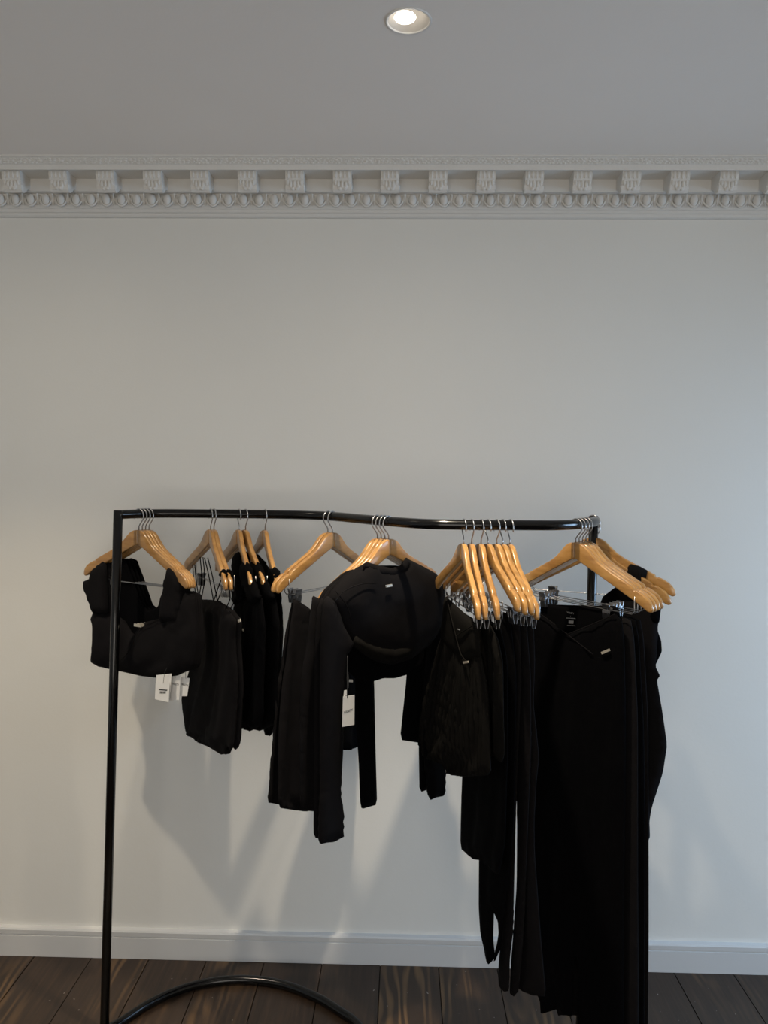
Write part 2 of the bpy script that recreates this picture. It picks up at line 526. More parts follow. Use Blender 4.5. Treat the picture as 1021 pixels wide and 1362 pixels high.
def post(top, bot):
    bm = bmesh.new()
    d = (top - bot).normalized()
    add_tube(bm, [bot + OFF, top + d * (RR - .002) + OFF, top + d * RR + OFF], [RR, RR, RR - .002], 20)
    me = mesh_from(bm)
    for p_ in me.polygons: p_.use_smooth = len(p_.vertices) == 4
    return link('post', me, M['rail'], rail)


post(pl_top, pl_bot); post(pr_top, pr_bot)
base = [pl_bot] + [on_axis(px, py, 2, RR) for px, py in ((156, 1362), (200, 1334), (250, 1313), (310, 1303), (370, 1308), (420, 1326), (455, 1347), (475, 1362))]
base += [Vector(v) for v in ((-.03, 2.04, RR), (.06, 1.90, RR), (.17, 1.80, RR), (.30, 1.77, RR), (.43, 1.82, RR), (.51, 1.94, RR))] + [pr_bot]
bm = bmesh.new(); add_tube(bm, [q + OFF for q in spline(base, 8)], RR, 18)
link('base_bar', mesh_from(bm, True), M['rail'], rail)


def rail_at(px):
    best = None
    for a, b_ in zip(RAIL, RAIL[1:]):
        pa, pb = project(a)[0], project(b_)[0]
        if (pa - px) * (pb - px) <= 0 and pa != pb:
            return a.lerp(b_, (px - pa) / (pb - pa))
    return RAIL[-1].copy()


# ------------------------------------------------------------------ hangers
CROWN_Z = 1.452
TOP = [(0, 0), (.008, -.0002), (.016, -.0015), (.025, -.005), (.033, -.010), (.042, -.018), (.052, -.028), (.064, -.039), (.077, -.048), (.09, -.0555), (.105, -.063), (.12, -.0705), (.15, -.0850),
       (.166, -.0930), (.1685, -.0985), (.173, -.1015), (.1765, -.0990), (.19, -.1050), (.203, -.113), (.211, -.121), (.2165, -.129), (.2195, -.137)]
BOT = [(0, -.040), (.03, -.054), (.06, -.069), (.12, -.099), (.18, -.1295), (.20, -.141), (.207, -.1455), (.213, -.147), (.2175, -.1455), (.2195, -.1425)]


def lerp_tab(tab, u):
    for (a, va), (b_, vb) in zip(tab, tab[1:]):
        if a <= u <= b_:
            return va + (vb - va) * (u - a) / (b_ - a)
    return tab[-1][1]


def arm_mesh(side, bow):
    bm = bmesh.new()
    us = sorted(set([t[0] for t in TOP] + [t[0] for t in BOT]))
    rings = []
    for u in us:
        t, b_ = lerp_tab(TOP, u), lerp_tab(BOT, u)
        v = bow * (u / .22)
        th = .0062 if u < .2 else .0062 * math.sqrt(max(.12, 1 - ((u - .2) / .0215) ** 2))
        h = (t - b_) / 2; c = (t + b_) / 2
        ring = []
        rc = min(.0034, th * .9, h * .9)
        for (sy, sz, a0) in ((1, 1, 0), (-1, 1, 90), (-1, -1, 180), (1, -1, 270)):
            for q_ in range(4):
                a = R(a0 + 30 * q_)
                ring.append(bm.verts.new((side * u, v + sy * (th - rc) + rc * math.cos(a), c + sz * (h - rc) + rc * math.sin(a))))
        rings.append(ring)
    for a, b_ in zip(rings, rings[1:]):
        for k_ in range(16):
            bm.faces.new((a[k_], a[(k_ + 1) % 16], b_[(k_ + 1) % 16], b_[k_]))
    bm.faces.new(rings[0]); bm.faces.new(rings[-1])
    me = mesh_from(bm, True); me.materials.append(M['wood'])
    return me


_arm_cache = {}


def arms(bow):
    if bow not in _arm_cache:
        _arm_cache[bow] = (arm_mesh(-1, bow), arm_mesh(1, bow))
    return _arm_cache[bow]


def hook_mesh(flip):
    pts = [(0, 0, -.006), (0, 0, .010), (.004, 0, .016), (.012, 0, .024), (.0185, 0, .032)]
    for i in range(0, 13):
        a = R(-10 + 200 * i / 12)
        pts.append((.0205 * math.cos(a), 0, .0397 + .0205 * math.sin(a)))
    pts.append((-.018, 0, .031))
    bm = bmesh.new(); add_tube(bm, [(flip * a, b_, c) for a, b_, c in pts], .0016, 8)
    me = mesh_from(bm, True); me.materials.append(M['chrome'])
    return me


HOOK = {1: hook_mesh(1), -1: hook_mesh(-1)}


def clip_mesh():
    """sprung skirt clip: two ribbed jaws, a coil and finger grips"""
    bm = bmesh.new()
    for s in (-1, 1):
        vs = []
        prof_ = [(.0022, -.022), (.0035, -.015), (.0055, -.004), (.0028, .004), (.0075, .016), (.0095, .016), (.0048, .004), (.007, -.004), (.005, -.015), (.0036, -.022)]
        a = [bm.verts.new((-.011, s * y, z)) for y, z in prof_]; b_ = [bm.verts.new((.011, s * y, z)) for y, z in prof_]
        m_ = len(prof_)
        for i in range(m_):
            bm.faces.new((a[i], a[(i + 1) % m_], b_[(i + 1) % m_], b_[i]))
        bm.faces.new(a); bm.faces.new(b_)
    add_tube(bm, [(-.0105, 0, .003), (.0105, 0, .003)], .0035, 8)
    add_tube(bm, [(-.006, -.0085, -.008), (-.006, -.010, .008), (.006, -.010, .008), (.006, -.0085, -.008)], .001, 5)
    me = mesh_from(bm); me.materials.append(M['clip'])
    return me


CLIP = clip_mesh()


def bar_mesh():
    bm = bmesh.new()
    add_tube(bm, [(-.182, 0, -.112), (-.182, 0, -.148), (-.175, 0, -.155), (.175, 0, -.155), (.182, 0, -.148), (.182, 0, -.112)], .0013, 6)
    me = mesh_from(bm, True); me.materials.append(M['chrome'])
    return me


BAR = bar_mesh()
HANG = {}


def hanger(key, px, phi, label, group, bow=0.0, tilt=0.0, hookflip=1, clips=None, dz=0.0):
    p_ = rail_at(px)
    t = empty('wooden_hanger', (p_.x, p_.y, CROWN_Z + dz))
    t.rotation_euler = Matrix.Rotation(R(phi), 3, 'Z').to_euler()
    t.rotation_euler = (Matrix.Rotation(R(phi), 3, 'Z') @ Matrix.Rotation(R(-tilt), 3, 'Y')).to_euler()
    tag(t, label, 'hanger', group)
    a, b_ = arms(bow)
    link('arm', a, None, t); link('arm', b_, None, t)
    link('hook', HOOK[hookflip], None, t)
    if clips is not None:
        link('clip_bar', BAR, None, t)
        for u in clips:
            c = link('clip', CLIP, None, t); c.location = (u, 0, -.158)
            c.rotation_euler = (0, 0, random.uniform(-.12, .12))
    HANG[key] = (Vector((p_.x, p_.y, CROWN_Z)), R(phi))
    return t


CL = (-.12, .12)
GA = 'hangers of the bralettes beside the left post'
for i, (px, ph) in enumerate(((184.5, -31), (189, -32), (193.5, -33), (198, -34))):
    hanger('A%d' % (i + 1), px, ph, ['wooden hanger nearest the left post, front of the four carrying bralettes',
                                    'second wooden hanger from the left post, carrying a bralette',
                                    'third wooden hanger from the left post, carrying a bralette',
                                    'fourth wooden hanger from the left post, rearmost of those carrying bralettes'][i],
           GA, bow=-.02, hookflip=1, clips=CL)
for i, (px, ph) in enumerate(((280, -60), (284.5, -59))):
    hanger('B%d' % (i + 1), px, ph, ['brown shaded wooden hanger carrying the thin-strapped camisole dress',
                                    'wooden hanger just behind the shaded one, second with thin straps'][i], 'hangers of the camisole dresses', bow=-.02, hookflip=1, clips=CL)
for i, (px, ph) in enumerate(((318, -64), (326.5, -60))):
    hanger('C%d' % (i + 1), px, ph, ['left one of the two wooden hangers with wide-strapped tank dresses',
                                    'right one of the two wooden hangers with wide-strapped tank dresses'][i], 'hangers of the tank dresses', bow=-.02, hookflip=1 if i else -1, clips=CL)
hanger('D1', 352.5, -66, 'single wooden hanger left of the wide gap, holding a long tank dress', None, bow=-.02, clips=CL)
for i, (px, ph) in enumerate(((442, 57), (436, 57))):
    hanger('E%d' % (i + 1), px, ph, ['front wooden hanger with empty arms and clips holding flared trousers',
                                    'rear wooden hanger with empty arms directly behind its twin, holding flared trousers'][i], 'hangers of the flared trousers', bow=.012, hookflip=-1, clips=(-.15, .15))
for i, (px, ph) in enumerate(((517, 50), (512, 51), (507, 52), (502, 53))):
    hanger('F%d' % (i + 1), px, ph, ['front wooden hanger inside the collar of the long-sleeved crop top',
                                    'second wooden hanger behind the one in the front crop top collar',
                                    'third wooden hanger in the long-sleeved crop top cluster',
                                    'rearmost wooden hanger of the long-sleeved crop top cluster'][i], 'hangers of the long-sleeved tops', bow=.015, tilt=3, hookflip=-1)
GG = 'row of seven orange wooden hangers with skirts and leggings'
for i, (px, ph, tl) in enumerate(((617, -80, 0), (627.5, -81, 0), (640, -80, 0), (649.5, -74, 5), (661, -75, 3.2), (669, -75, 3), (678.5, -76, 0))):
    hanger('G%d' % (i + 1), px, ph, ['leftmost of the seven edge-on orange wooden hangers, holding a pleated skirt',
                                    'second from left of the seven edge-on orange wooden hangers',
                                    'third from left of the seven edge-on orange wooden hangers',
                                    'middle one of the seven edge-on orange wooden hangers, tip raised',
                                    'third from right of the seven edge-on orange wooden hangers',
                                    'second from right of the seven edge-on orange wooden hangers',
                                    'rightmost of the seven edge-on orange wooden hangers'][i], GG, bow=-.02, tilt=tl, hookflip=1 if i in (1, 2, 4) else -1, clips=(-.14, .14))
GH = 'hangers at the right end of the rail'
for i, (px, ph) in enumerate(((766, -54), (770.5, -54), (775, -53.5), (779.5, -53))):
    hanger('H%d' % (i + 1), px, ph, ['front wooden hanger at the right end, holding wide trousers with a crossed waist',
                                    'second wooden hanger at the right end, behind the front trousers hanger',
                                    'third wooden hanger at the right end, behind two trousers hangers',
                                    'fourth wooden hanger at the right end, last of the trousers hangers'][i], GH, bow=.02, hookflip=1, clips=(-.105, .105))
hanger('H5', 793, -36, 'rear wooden hanger turned outward past the right post, wide black strap on its arm', GH, bow=.0, tilt=2.0, hookflip=1, clips=CL)
hanger('H6', 798, -42, 'shadowed wooden hanger behind the outward-turned one at the right post', GH, bow=.0, tilt=1, hookflip=1, dz=-.016)


# ------------------------------------------------------------------ cloth pieces
def chaikin(poly, keep=.10):
    out = []
    m_ = len(poly)
    for i in range(m_):
        a, b_ = Vector(poly[i]), Vector(poly[(i + 1) % m_])
        out.append(a.lerp(b_, keep)); out.append(a.lerp(b_, 1 - keep))
    return out


def seg_dist(p_, a, b_):
    ab = b_ - a
    t = max(0, min(1, (p_ - a).dot(ab) / max(ab.dot(ab), 1e-12)))
    return (p_ - (a + ab * t)).length


def inside(p_, poly):
    c = False
    j = len(poly) - 1
    for i in range(len(poly)):
        a, b_ = poly[i], poly[j]
        if (a.y > p_.y) != (b_.y > p_.y) and p_.x < (b_.x - a.x) * (p_.y - a.y) / (b_.y - a.y) + a.x:
            c = not c
        j = i
    return c


def cloth_mesh(poly_uz, puff=.008, rim=.03, bulge=0.0, waves=0.0, kw=3.0, phase=0.0, pleat=0, off=0.0, step=.014, curl=0.0, zref=None):
    """closed, slightly inflated cloth panel from its outline in the hanging plane (u, z);
    waves = fold depth, kw = folds across the width, pleat = number of knife pleats"""
    poly = chaikin([Vector(q) for q in poly_uz])
    # resample long edges
    pts = []
    for i in range(len(poly)):
        a, b_ = poly[i], poly[(i + 1) % len(poly)]
        m_ = max(1, int((b_ - a).length / step))
        pts += [a.lerp(b_, k_ / m_) for k_ in range(m_)]
    poly = pts
    nb = len(poly)
    u0, u1 = min(p_.x for p_ in poly), max(p_.x for p_ in poly)
    zlo, zhi = min(p_.y for p_ in poly), max(p_.y for p_ in poly)
    ustep = step * (.35 if pleat else 1)
    ver = list(poly)
    z = zlo + step / 2
    row = 0
    while z < zhi:
        u = u0 + ustep * (.5 if row % 2 else .25)
        while u < u1:
            q = Vector((u, z))
            if inside(q, poly) and min(seg_dist(q, poly[i], poly[(i + 1) % nb]) for i in range(0, nb)) > ustep * .4:
                ver.append(q)
            u += ustep
        z += step * .87 * (1.6 if pleat else 1); row += 1
    res = delaunay_2d_cdt(ver, [], [list(range(nb))], 1, 1e-7)
    vv, ee, ff = res[0], res[1], res[2]
    # span of the panel at each height
    spans = {}

    def span(zz):
        key = round(zz / .01)
        if key not in spans:
            zz = key * .01
            xs = []
            for i in range(nb):
                a, b_ = poly[i], poly[(i + 1) % nb]
                if (a.y > zz) != (b_.y > zz):
                    xs.append(a.x + (b_.x - a.x) * (zz - a.y) / (b_.y - a.y))
            spans[key] = (min(xs), max(xs)) if len(xs) > 1 else (u0, u1)
        return spans[key]
    bm = bmesh.new()
    front, back = [], []
    H = max(zhi - zlo, .01)
    for q in vv:
        d = min(seg_dist(q, poly[i], poly[(i + 1) % nb]) for i in range(nb))
        t = min(d / rim, 1)
        pf = max(.0011, puff * math.sqrt(max(0, 1 - (1 - t) ** 2)))
        bt = min(d / .085, 1); bg = bulge * (1 - (1 - bt) ** 2)
        a, b_ = span(q.y)
        s = max(0, min(1, (q.x - a) / max(b_ - a, 1e-4)))
        depth = (zhi - q.y) / H
        w = waves * math.sin(2 * PI * kw * s + phase + 1.3 * depth) * (.25 + .75 * min(1, depth * 1.4))
        w += .35 * waves * math.sin(2 * PI * kw * 2.3 * s + 2.1 * phase + 9 * depth)
        if pleat:
            f = (s * pleat) % 1.0
            w += (.5 - f) * .016 * min(1, depth * 2.2) * min(1, 12 * s, 12 * (1 - s))
        w += curl * math.sin(PI * s)
        w += off
        front.append(bm.verts.new((q.x, -(w + pf + bg), q.y)))
        back.append(bm.verts.new((q.x, -(w - pf), q.y)))
    for f in ff:
        if len(set(f)) < 3: continue
        bm.faces.new([front[i] for i in f]); bm.faces.new([back[i] for i in reversed(f)])
    cnt = {}
    for f in ff:
        for i in range(len(f)):
            e_ = (f[i], f[(i + 1) % len(f)])
            kk = tuple(sorted(e_)); cnt.setdefault(kk, []).append(e_)
    for kk, l in cnt.items():
        if len(l) == 1:
            i, j = l[0]
            bm.faces.new((front[j], front[i], back[i], back[j]))
    return mesh_from(bm, True)


class Garment:
    """a hanging garment: an Empty at its hanger, panels drawn in the hanging plane.  Local x runs along the hanger, -y faces the room"""

    def __init__(s, name, key, label, cat, group=None, twist=0.0, push=0.0):
        p_, phi = HANG[key]
        s.phi = phi + R(twist)
        e_ = Vector((math.cos(s.phi), math.sin(s.phi), 0)); nn = Vector((math.sin(s.phi), -math.cos(s.phi), 0))
        s.sgn = 1
        s.e, s.n, s.p = e_, nn, p_ + nn * push
        s.o = empty(name, s.p, s.phi)
        tag(s.o, label, cat, group)

    def uz(s, px, py, off=0.0):
        q = on_plane(px, py, s.p + s.n * off, s.n) - s.p
        return (q.dot(s.e), q.z)

    def panel(s, name, px, mat, parent=None, label=None, **kw):
        off = kw.get('off', 0.0)
        me = cloth_mesh([s.uz(a, b_, off) for a, b_ in px], **kw)
        o = link(name, me, mat, parent or s.o)
        if label: o['label'] = label
        return o

    def pt(s, px, py, off=0.0):
        u, z = s.uz(px, py, off)
        return Vector((u, -off, z))

    def cord(s, name, pts, rad, mat, parent=None, off=0.0):
        bm = bmesh.new()
        add_tube(bm, spline([s.pt(a, b_, (c[0] if c else off)) for a, b_, *c in pts], 5), rad, 7)
        return link(name, mesh_from(bm, True), mat, parent or s.o)

    def quad(s, name, px, mat, off, thick=.0008, parent=None, label=None):
        bm = bmesh.new()
        a = [bm.verts.new(s.pt(x_, y_, off)) for x_, y_ in px]
        b_ = [bm.verts.new(s.pt(x_, y_, off) + Vector((0, thick, 0))) for x_, y_ in px]
        m_ = len(px)
        bm.faces.new(a); bm.faces.new(b_[::-1])
        for i in range(m_):
            bm.faces.new((a[i], b_[i], b_[(i + 1) % m_], a[(i + 1) % m_]))
        o = link(name, mesh_from(bm), mat, parent or s.o)
        if label: o['label'] = label
        return o

    def text(s, body, px, py, size_px, mat, off, parent, slope=0.0, name='lettering'):
        c = s.pt(px, py, off); d = s.pt(px, py + size_px, off)
        size = (c - d).length
        cu = bpy.data.curves.new('t', 'FONT'); cu.body = body; cu.size = size * 1.35; cu.align_x = 'CENTER'; cu.align_y = 'CENTER'
        cu.extrude = .0001; cu.resolution_u = 2
        tmp = bpy.data.objects.new('t', cu); COL.objects.link(tmp)
        me = bpy.data.meshes.new_from_object(tmp.evaluated_get(bpy.context.evaluated_depsgraph_get()))
        bpy.data.objects.remove(tmp)
        me.materials.clear()
        me.transform(Matrix.Rotation(slope, 4, 'Y') @ Matrix.Rotation(R(90), 4, 'X'))
        me.transform(Matrix.Translation(c))
        return link(name, me, mat, parent)

    def copy_to(s, key, label, name=None, dz=0.0, twist=0.0, skip=()):
        p_, phi = HANG[key]
        r = s.o.copy(); COL.objects.link(r)
        if name: r.name = name
        r.location = p_ + Vector((0, 0, dz)); r.rotation_euler = (0, 0, phi + (s.phi - s.phi0 if hasattr(s, 'phi0') else 0) + R(twist))
        r['label'] = label
        for ch in list(s.o.children):
            if ch.name.split('.')[0] in skip: continue
            c = ch.copy(); COL.objects.link(c); c.parent = r
            for g in ch.children:
                d = g.copy(); COL.objects.link(d); d.parent = c
        return r


J, K, P = M['cloth_lit'], M['cloth_shaded'], M['pleat']

# --- bralettes beside the left post
g = Garment('bralette', 'A1', 'front black V-neck bralette behind the left post, metal logo bar at the neckline', 'top', 'black bralettes')
g.panel('body', [(124, 815), (143, 814), (152, 818), (160, 822), (170, 833), (178, 845), (187, 832), (198, 826), (211, 823), (222, 825), (232, 800), (246, 786),
                 (260, 792), (264, 850), (258, 886), (250, 892), (242, 893), (226, 900), (209, 901), (189, 899), (163, 893), (134, 887), (122, 880), (125, 854), (124, 831), (121, 823)],
        J, puff=.010, rim=.03, bulge=.012, waves=.004, kw=2.2, off=.004)
g.panel('back_panel', [(143, 766), (146, 752), (158, 743), (167, 746), (175, 765), (182, 783), (189, 805), (198, 813), (211, 807), (217, 785), (222, 765), (240, 770),
                       (245, 840), (240, 885), (140, 880), (140, 800)], K, puff=.002, waves=.002, off=-.006)
g.panel('strap', [(122, 757), (138, 745), (142, 752), (144, 816), (123, 816), (117, 795), (110, 774), (121, 769)], J, puff=.0145, rim=.007, off=.016)
g.panel('strap', [(222, 756), (226, 753), (236, 761), (243, 772), (243, 800), (240, 828), (211, 826), (214, 800)], J, puff=.0140, rim=.007, off=.015)
g.cord('seam', [(160, 878, .031), (170, 868, .031), (180, 848, .029), (190, 834, .025), (210, 824, .02)], .0011, J)
g.quad('logo_bar', [(178, 829.5), (187, 831), (187, 834.5), (178, 833)], M['plate'], .026, .003, label='small silver metal logo bar')
tg = g.quad('price_tag', [(207, 908), (225.5, 908), (224, 934), (206, 930)], M['tag'], .022, label='white price tag with a printed block')
g.quad('print_block', [(211.5, 916.5), (222.5, 917.5), (222, 919), (211, 918)], M['print'], .0224, .0003, tg)
for q in range(6):
    g.quad('print_block', [(212.6 + q * 1.35, 919.5), (213.5 + q * 1.35, 919.6), (213.4 + q * 1.35, 922.6), (212.5 + q * 1.35, 922.5)], M['print'], .0224, .0003, tg)
g.quad('brand_tag', [(208, 898), (228, 896), (226.5, 921), (207.5, 918)], M['tag'], .018)
g.cord('tag_string', [(222, 888, .024), (219, 895, .026), (217, 909, .0235)], .0005, M['print'])
A1 = g
A1.copy_to('A2', 'second black bralette in line from the left post', skip=('price_tag', 'brand_tag', 'tag_string', 'print_block'))
A1.copy_to('A3', 'third black bralette in line from the left post', skip=('price_tag', 'brand_tag', 'tag_string', 'print_block'))
A1.copy_to('A4', 'fourth black bralette from the left post, rearmost of the bralettes', skip=('price_tag', 'brand_tag', 'tag_string', 'print_block'))


def loose_tag(gx, px, off):
    t_ = gx.quad('price_tag', px, M['tag'], off, label='white swing tag hanging below the hem')
    cx_ = sum(a for a, b_ in px) / 4; cy_ = px[0][1] + 10
    gx.text('VANITY', cx_, cy_, 3.2, M['print'], off + .0003, t_)
    gx.cord('tag_string', [(px[0][0] + 5, px[0][1] - 12, off), (px[0][0] + 6, px[0][1] + 2, off)], .0005, M['print'])


g2_ = Garment.__new__(Garment)
for key, px, off in (('A2', [(227, 900), (240, 898), (238, 931), (225, 932)], .012), ('A3', [(241, 901), (252, 902), (248.5, 926), (239, 926)], .012)):
    for o in list(COL.objects):
        pass
    tmp = Garment('tmp', key, 'x', 'x')
    loose_tag(tmp, px, off)
    tgt = [o for o in COL.objects if o.get('label') == {'A2': 'second black bralette in line from the left post', 'A3': 'third black bralette in line from the left post'}[key]][0]
    for ch in list(tmp.o.children): ch.parent = tgt
    bpy.data.objects.remove(tmp.o)

# --- thin-strapped camisole dresses
g = Garment('camisole_dress', 'B1', 'front black camisole mini dress on thin straps, uneven hem', 'dress', 'black camisole dresses')
g.phi0 = HANG['B1'][1]
g.panel('body', [(256, 800), (270, 797), (285, 799), (300, 808), (314, 824), (312, 850), (313, 900), (311, 950), (309, 994), (305, 998), (301, 992), (298, 1003), (292, 1004), (275, 993),
                 (259, 986), (249, 976), (245, 926), (257, 887), (263, 864), (262, 835), (255, 808)], J, puff=.012, rim=.05, waves=.007, kw=2.6, phase=.6, off=.006)
for a in ([(256, 750, .01), (258, 775, .01), (262, 802, .012)], [(266, 741, .01), (268, 770, .01), (263, 802, .012)], [(272, 742, .01), (278, 768, .01), (284, 800, .012)],
          [(296, 766, .012), (290, 782, .012), (284, 800, .014)], [(303, 776, .012), (306, 795, .012), (300, 810, .014)]):
    g.cord('strap', a, .0016, K)
g.panel('strap_loop', [(293, 757), (299, 757), (303, 764), (301, 770), (294, 768)], K, puff=.0105, rim=.006, off=.014)
g.quad('logo_bar', [(316, 824), (319, 823), (319.5, 827), (316.5, 828)], M['plate'], .010, .002)
g.copy_to('B2', 'rear black camisole mini dress on thin straps, behind its twin', skip=('logo_bar',))

# --- wide-strapped tank dresses
g = Garment('tank_dress', 'C1', 'left black tank dress with wide straps, short pointed hem', 'dress', 'black tank dresses')
g.phi0 = HANG['C1'][1]
g.panel('body', [(312, 806), (320, 792), (334, 800), (348, 792), (352, 830), (351, 900), (350, 950), (346, 965), (338, 969), (331, 973), (321, 967), (312, 969), (309, 900), (311, 850)],
        K, puff=.009, rim=.04, waves=.004, kw=2.4, off=.004)
g.panel('strap', [(321, 747), (330, 748), (333, 760), (346, 796), (335, 806), (324, 775)], K, puff=.0115, rim=.008, off=.014)
g.panel('strap', [(311, 738), (318, 733), (320, 760), (322, 800), (311, 806), (311, 770)], K, puff=.0105, rim=.008, off=.012)
g.quad('logo_bar', [(322, 836), (326, 837.5), (326, 840.5), (322, 839)], M['plate'], .015, .002)
c1 = g.copy_to('C2', 'right black tank dress with wide straps, short pointed hem')
g = Garment('tank_dress', 'D1', 'black tank dress on the lone hanger left of the wide gap', 'dress', 'black tank dresses')
g.panel('body', [(345, 800), (352, 785), (362, 790), (372, 782), (373.6, 812), (374.5, 842), (372, 886), (369, 921), (366, 949), (361, 979), (353, 977), (350, 965), (346, 900), (344, 840)],
        K, puff=.009, rim=.04, waves=.004, kw=2, off=.004)
g.panel('strap', [(359, 755), (366, 754), (370, 763), (373, 790), (360, 796), (356, 775)], K, puff=.0115, rim=.008, off=.014)
g.panel('strap', [(338, 739), (343, 737), (352, 748), (362, 770), (360, 800), (346, 800), (340, 765)], K, puff=.0105, rim=.008, off=.012)

# --- flared trousers
g = Garment('flared_trousers', 'E1', 'front black flared trousers clipped under the bare wooden hanger', 'trousers', 'black flared trousers')
g.panel('leg', [(391, 797), (398, 800), (412, 811), (424, 840), (440, 900), (445, 1000), (440, 1066), (420, 1078), (397, 1078), (366, 1073), (368, 1000), (374, 913), (380, 870), (384, 835)],
        J, puff=.010, rim=.05, waves=.008, kw=3.2, off=.004)
g.panel('leg', [(424, 838), (450, 800), (482, 782), (486, 830), (480, 960), (475, 995), (455, 998), (434, 1003), (432, 900)], K, puff=.008, rim=.04, waves=.005, kw=2, off=.0)
g = Garment('flared_trousers', 'E2', 'rear black flared trousers, leftmost hem behind the front pair', 'trousers', 'black flared trousers')
g.panel('leg', [(388, 796), (396, 799), (410, 812), (420, 900), (420, 1060), (398, 1068), (372, 1070), (354, 1067), (360, 992), (366, 913), (373, 888), (379, 841)],
        J, puff=.009, rim=.05, waves=.007, kw=3.0, phase=1.0)

# --- long-sleeved crop tops
g = Garment('long_sleeved_crop_top', 'F1', 'front black mock-neck crop top with long sleeves and silver logo bar', 'top', 'black long-sleeved tops', push=.004)
g.panel('body', [(488, 747), (500, 752), (521, 757), (533, 752), (540, 742), (560, 752), (580, 763), (587, 775), (589, 800), (587, 830), (579, 850), (566, 862), (556, 868), (546, 876),
                 (521, 884), (502, 881), (485, 872), (467, 858), (455, 840), (440, 815), (434, 797), (445, 780), (463, 762)], J, puff=.014, rim=.010, bulge=.022, waves=.003, kw=1.7, off=.0)
g.panel('back_panel', [(455, 850), (560, 850), (556, 880), (542, 897), (525, 902), (509, 902), (497, 906), (475, 905), (460, 890)], K, puff=.004, off=-.012)
g.panel('collar', [(487, 747), (500, 751), (521, 756), (533, 752), (540, 741), (546, 748), (540, 762), (522, 769), (502, 766), (482, 756)], J, puff=.008, rim=.014, off=.014)
g.panel('hem_band', [(468, 856), (485, 869), (502, 877), (521, 880), (546, 872), (557, 862), (552, 851), (540, 857), (521, 861), (503, 859), (485, 853), (473, 845)], P, puff=.010, rim=.018, off=.024)
g.panel('sleeve', [(434, 792), (445, 800), (458, 835), (470, 856), (460, 874), (456, 918), (455, 992), (451, 1056), (455, 1072), (455, 1113), (443, 1119), (424, 1122), (423, 1112),
                   (425, 1000), (425, 890), (426, 830), (429, 805)], J, puff=.018, rim=.03, waves=.003, kw=1.0, off=.022)
g.panel('sleeve', [(574, 800), (588, 782), (591, 810), (592, 860), (592, 1000), (590, 1058), (569, 1064), (562, 1000), (563, 900)], K, puff=.016, rim=.03, waves=.003, kw=1.0, off=.006)
for a in ([(445, 800, .034), (458, 786, .034), (480, 777, .036), (500, 776, .038)], [(446, 786, .03), (461, 806, .035), (468, 830, .036)], [(560, 830, .034), (566, 842, .03), (570, 856, .026)]):
    g.cord('fold', a, .0013, J)
g.quad('logo_bar', [(513.5, 778.5), (521.5, 777), (521.8, 780), (513.8, 781.5)], M['plate'], .041, .003, label='small silver metal logo bar')
t_ = g.quad('swing_tag', [(456.2, 926.5), (471.3, 924.3), (471, 964), (455, 966.8)], M['tag'], .045, label='white rectangular swing tag with black lettering')
g.text('VANITY', 463, 946, 3.6, M['print'], .0454, t_, slope=.0)
g.quad('tag_corner', [(457.5, 918.5), (461, 917.8), (461, 925), (457, 926)], M['tag'], .044, parent=t_)
g.cord('tag_string', [(462, 872, .045), (461.5, 895, .045), (462, 929, .0458)], .0011, M['print'])
g.cord('tag_string', [(462, 893, .045), (463.5, 903, .045), (463, 915, .045)], .0007, M['print'])
g.quad('tag_toggle', [(464, 904), (469, 904.3), (469, 907.6), (464, 907.2)], M['heatprint'], .046, .002)
g = Garment('long_sleeved_crop_top', 'F2', 'second black long-sleeved crop top, directly behind the front one', 'top', 'black long-sleeved tops')
g.panel('body', [(484, 752), (530, 752), (575, 765), (582, 800), (576, 845), (560, 885), (530, 890), (495, 892), (462, 880), (440, 830), (426, 800), (440, 780), (462, 762)], J, puff=.007, rim=.04, off=.0)
g.panel('sleeve', [(428, 795), (440, 800), (440, 1000), (438, 1110), (420, 1115), (417, 1108), (418, 1000), (418, 860), (421, 810)], J, puff=.007, rim=.02, off=.0)
g.panel('sleeve', [(570, 790), (582, 780), (582, 1045), (558, 1054), (557, 988), (562, 900)], K, puff=.006, rim=.02, off=.0)
g = Garment('long_sleeved_crop_top', 'F3', 'third black long-sleeved top, its left sleeve beside the flared trousers', 'top', 'black long-sleeved tops')
g.panel('body', [(480, 754), (525, 754), (565, 765), (570, 800), (565, 850), (548, 880), (500, 896), (465, 890), (440, 850), (420, 805), (430, 785), (457, 761)], J, puff=.006, rim=.04, off=.0)
g.panel('sleeve', [(416, 792), (430, 800), (426, 900), (423, 1000), (420, 1077), (398, 1073), (397, 1000), (400, 900), (406, 866), (411, 822)], J, puff=.007, rim=.02, waves=.003, kw=1.2, off=.002)
g.panel('sleeve', [(545, 800), (566, 785), (566, 860), (558, 988), (532, 984), (541, 900)], K, puff=.006, rim=.02, off=.0)
g = Garment('long_sleeved_crop_top', 'F4', 'rearmost black long-sleeved top, sleeve hanging alone below the front hem', 'top', 'black long-sleeved tops')
g.panel('body', [(478, 756), (520, 756), (555, 768), (560, 800), (548, 870), (500, 888), (465, 886), (440, 850), (425, 808), (434, 788), (457, 764)], K, puff=.006, rim=.04, off=.0)
g.panel('sleeve', [(472, 860), (496, 860), (499, 1000), (501, 1070), (481, 1076), (479, 1066), (477, 1010), (473, 960)], K, puff=.006, rim=.02, off=.003)

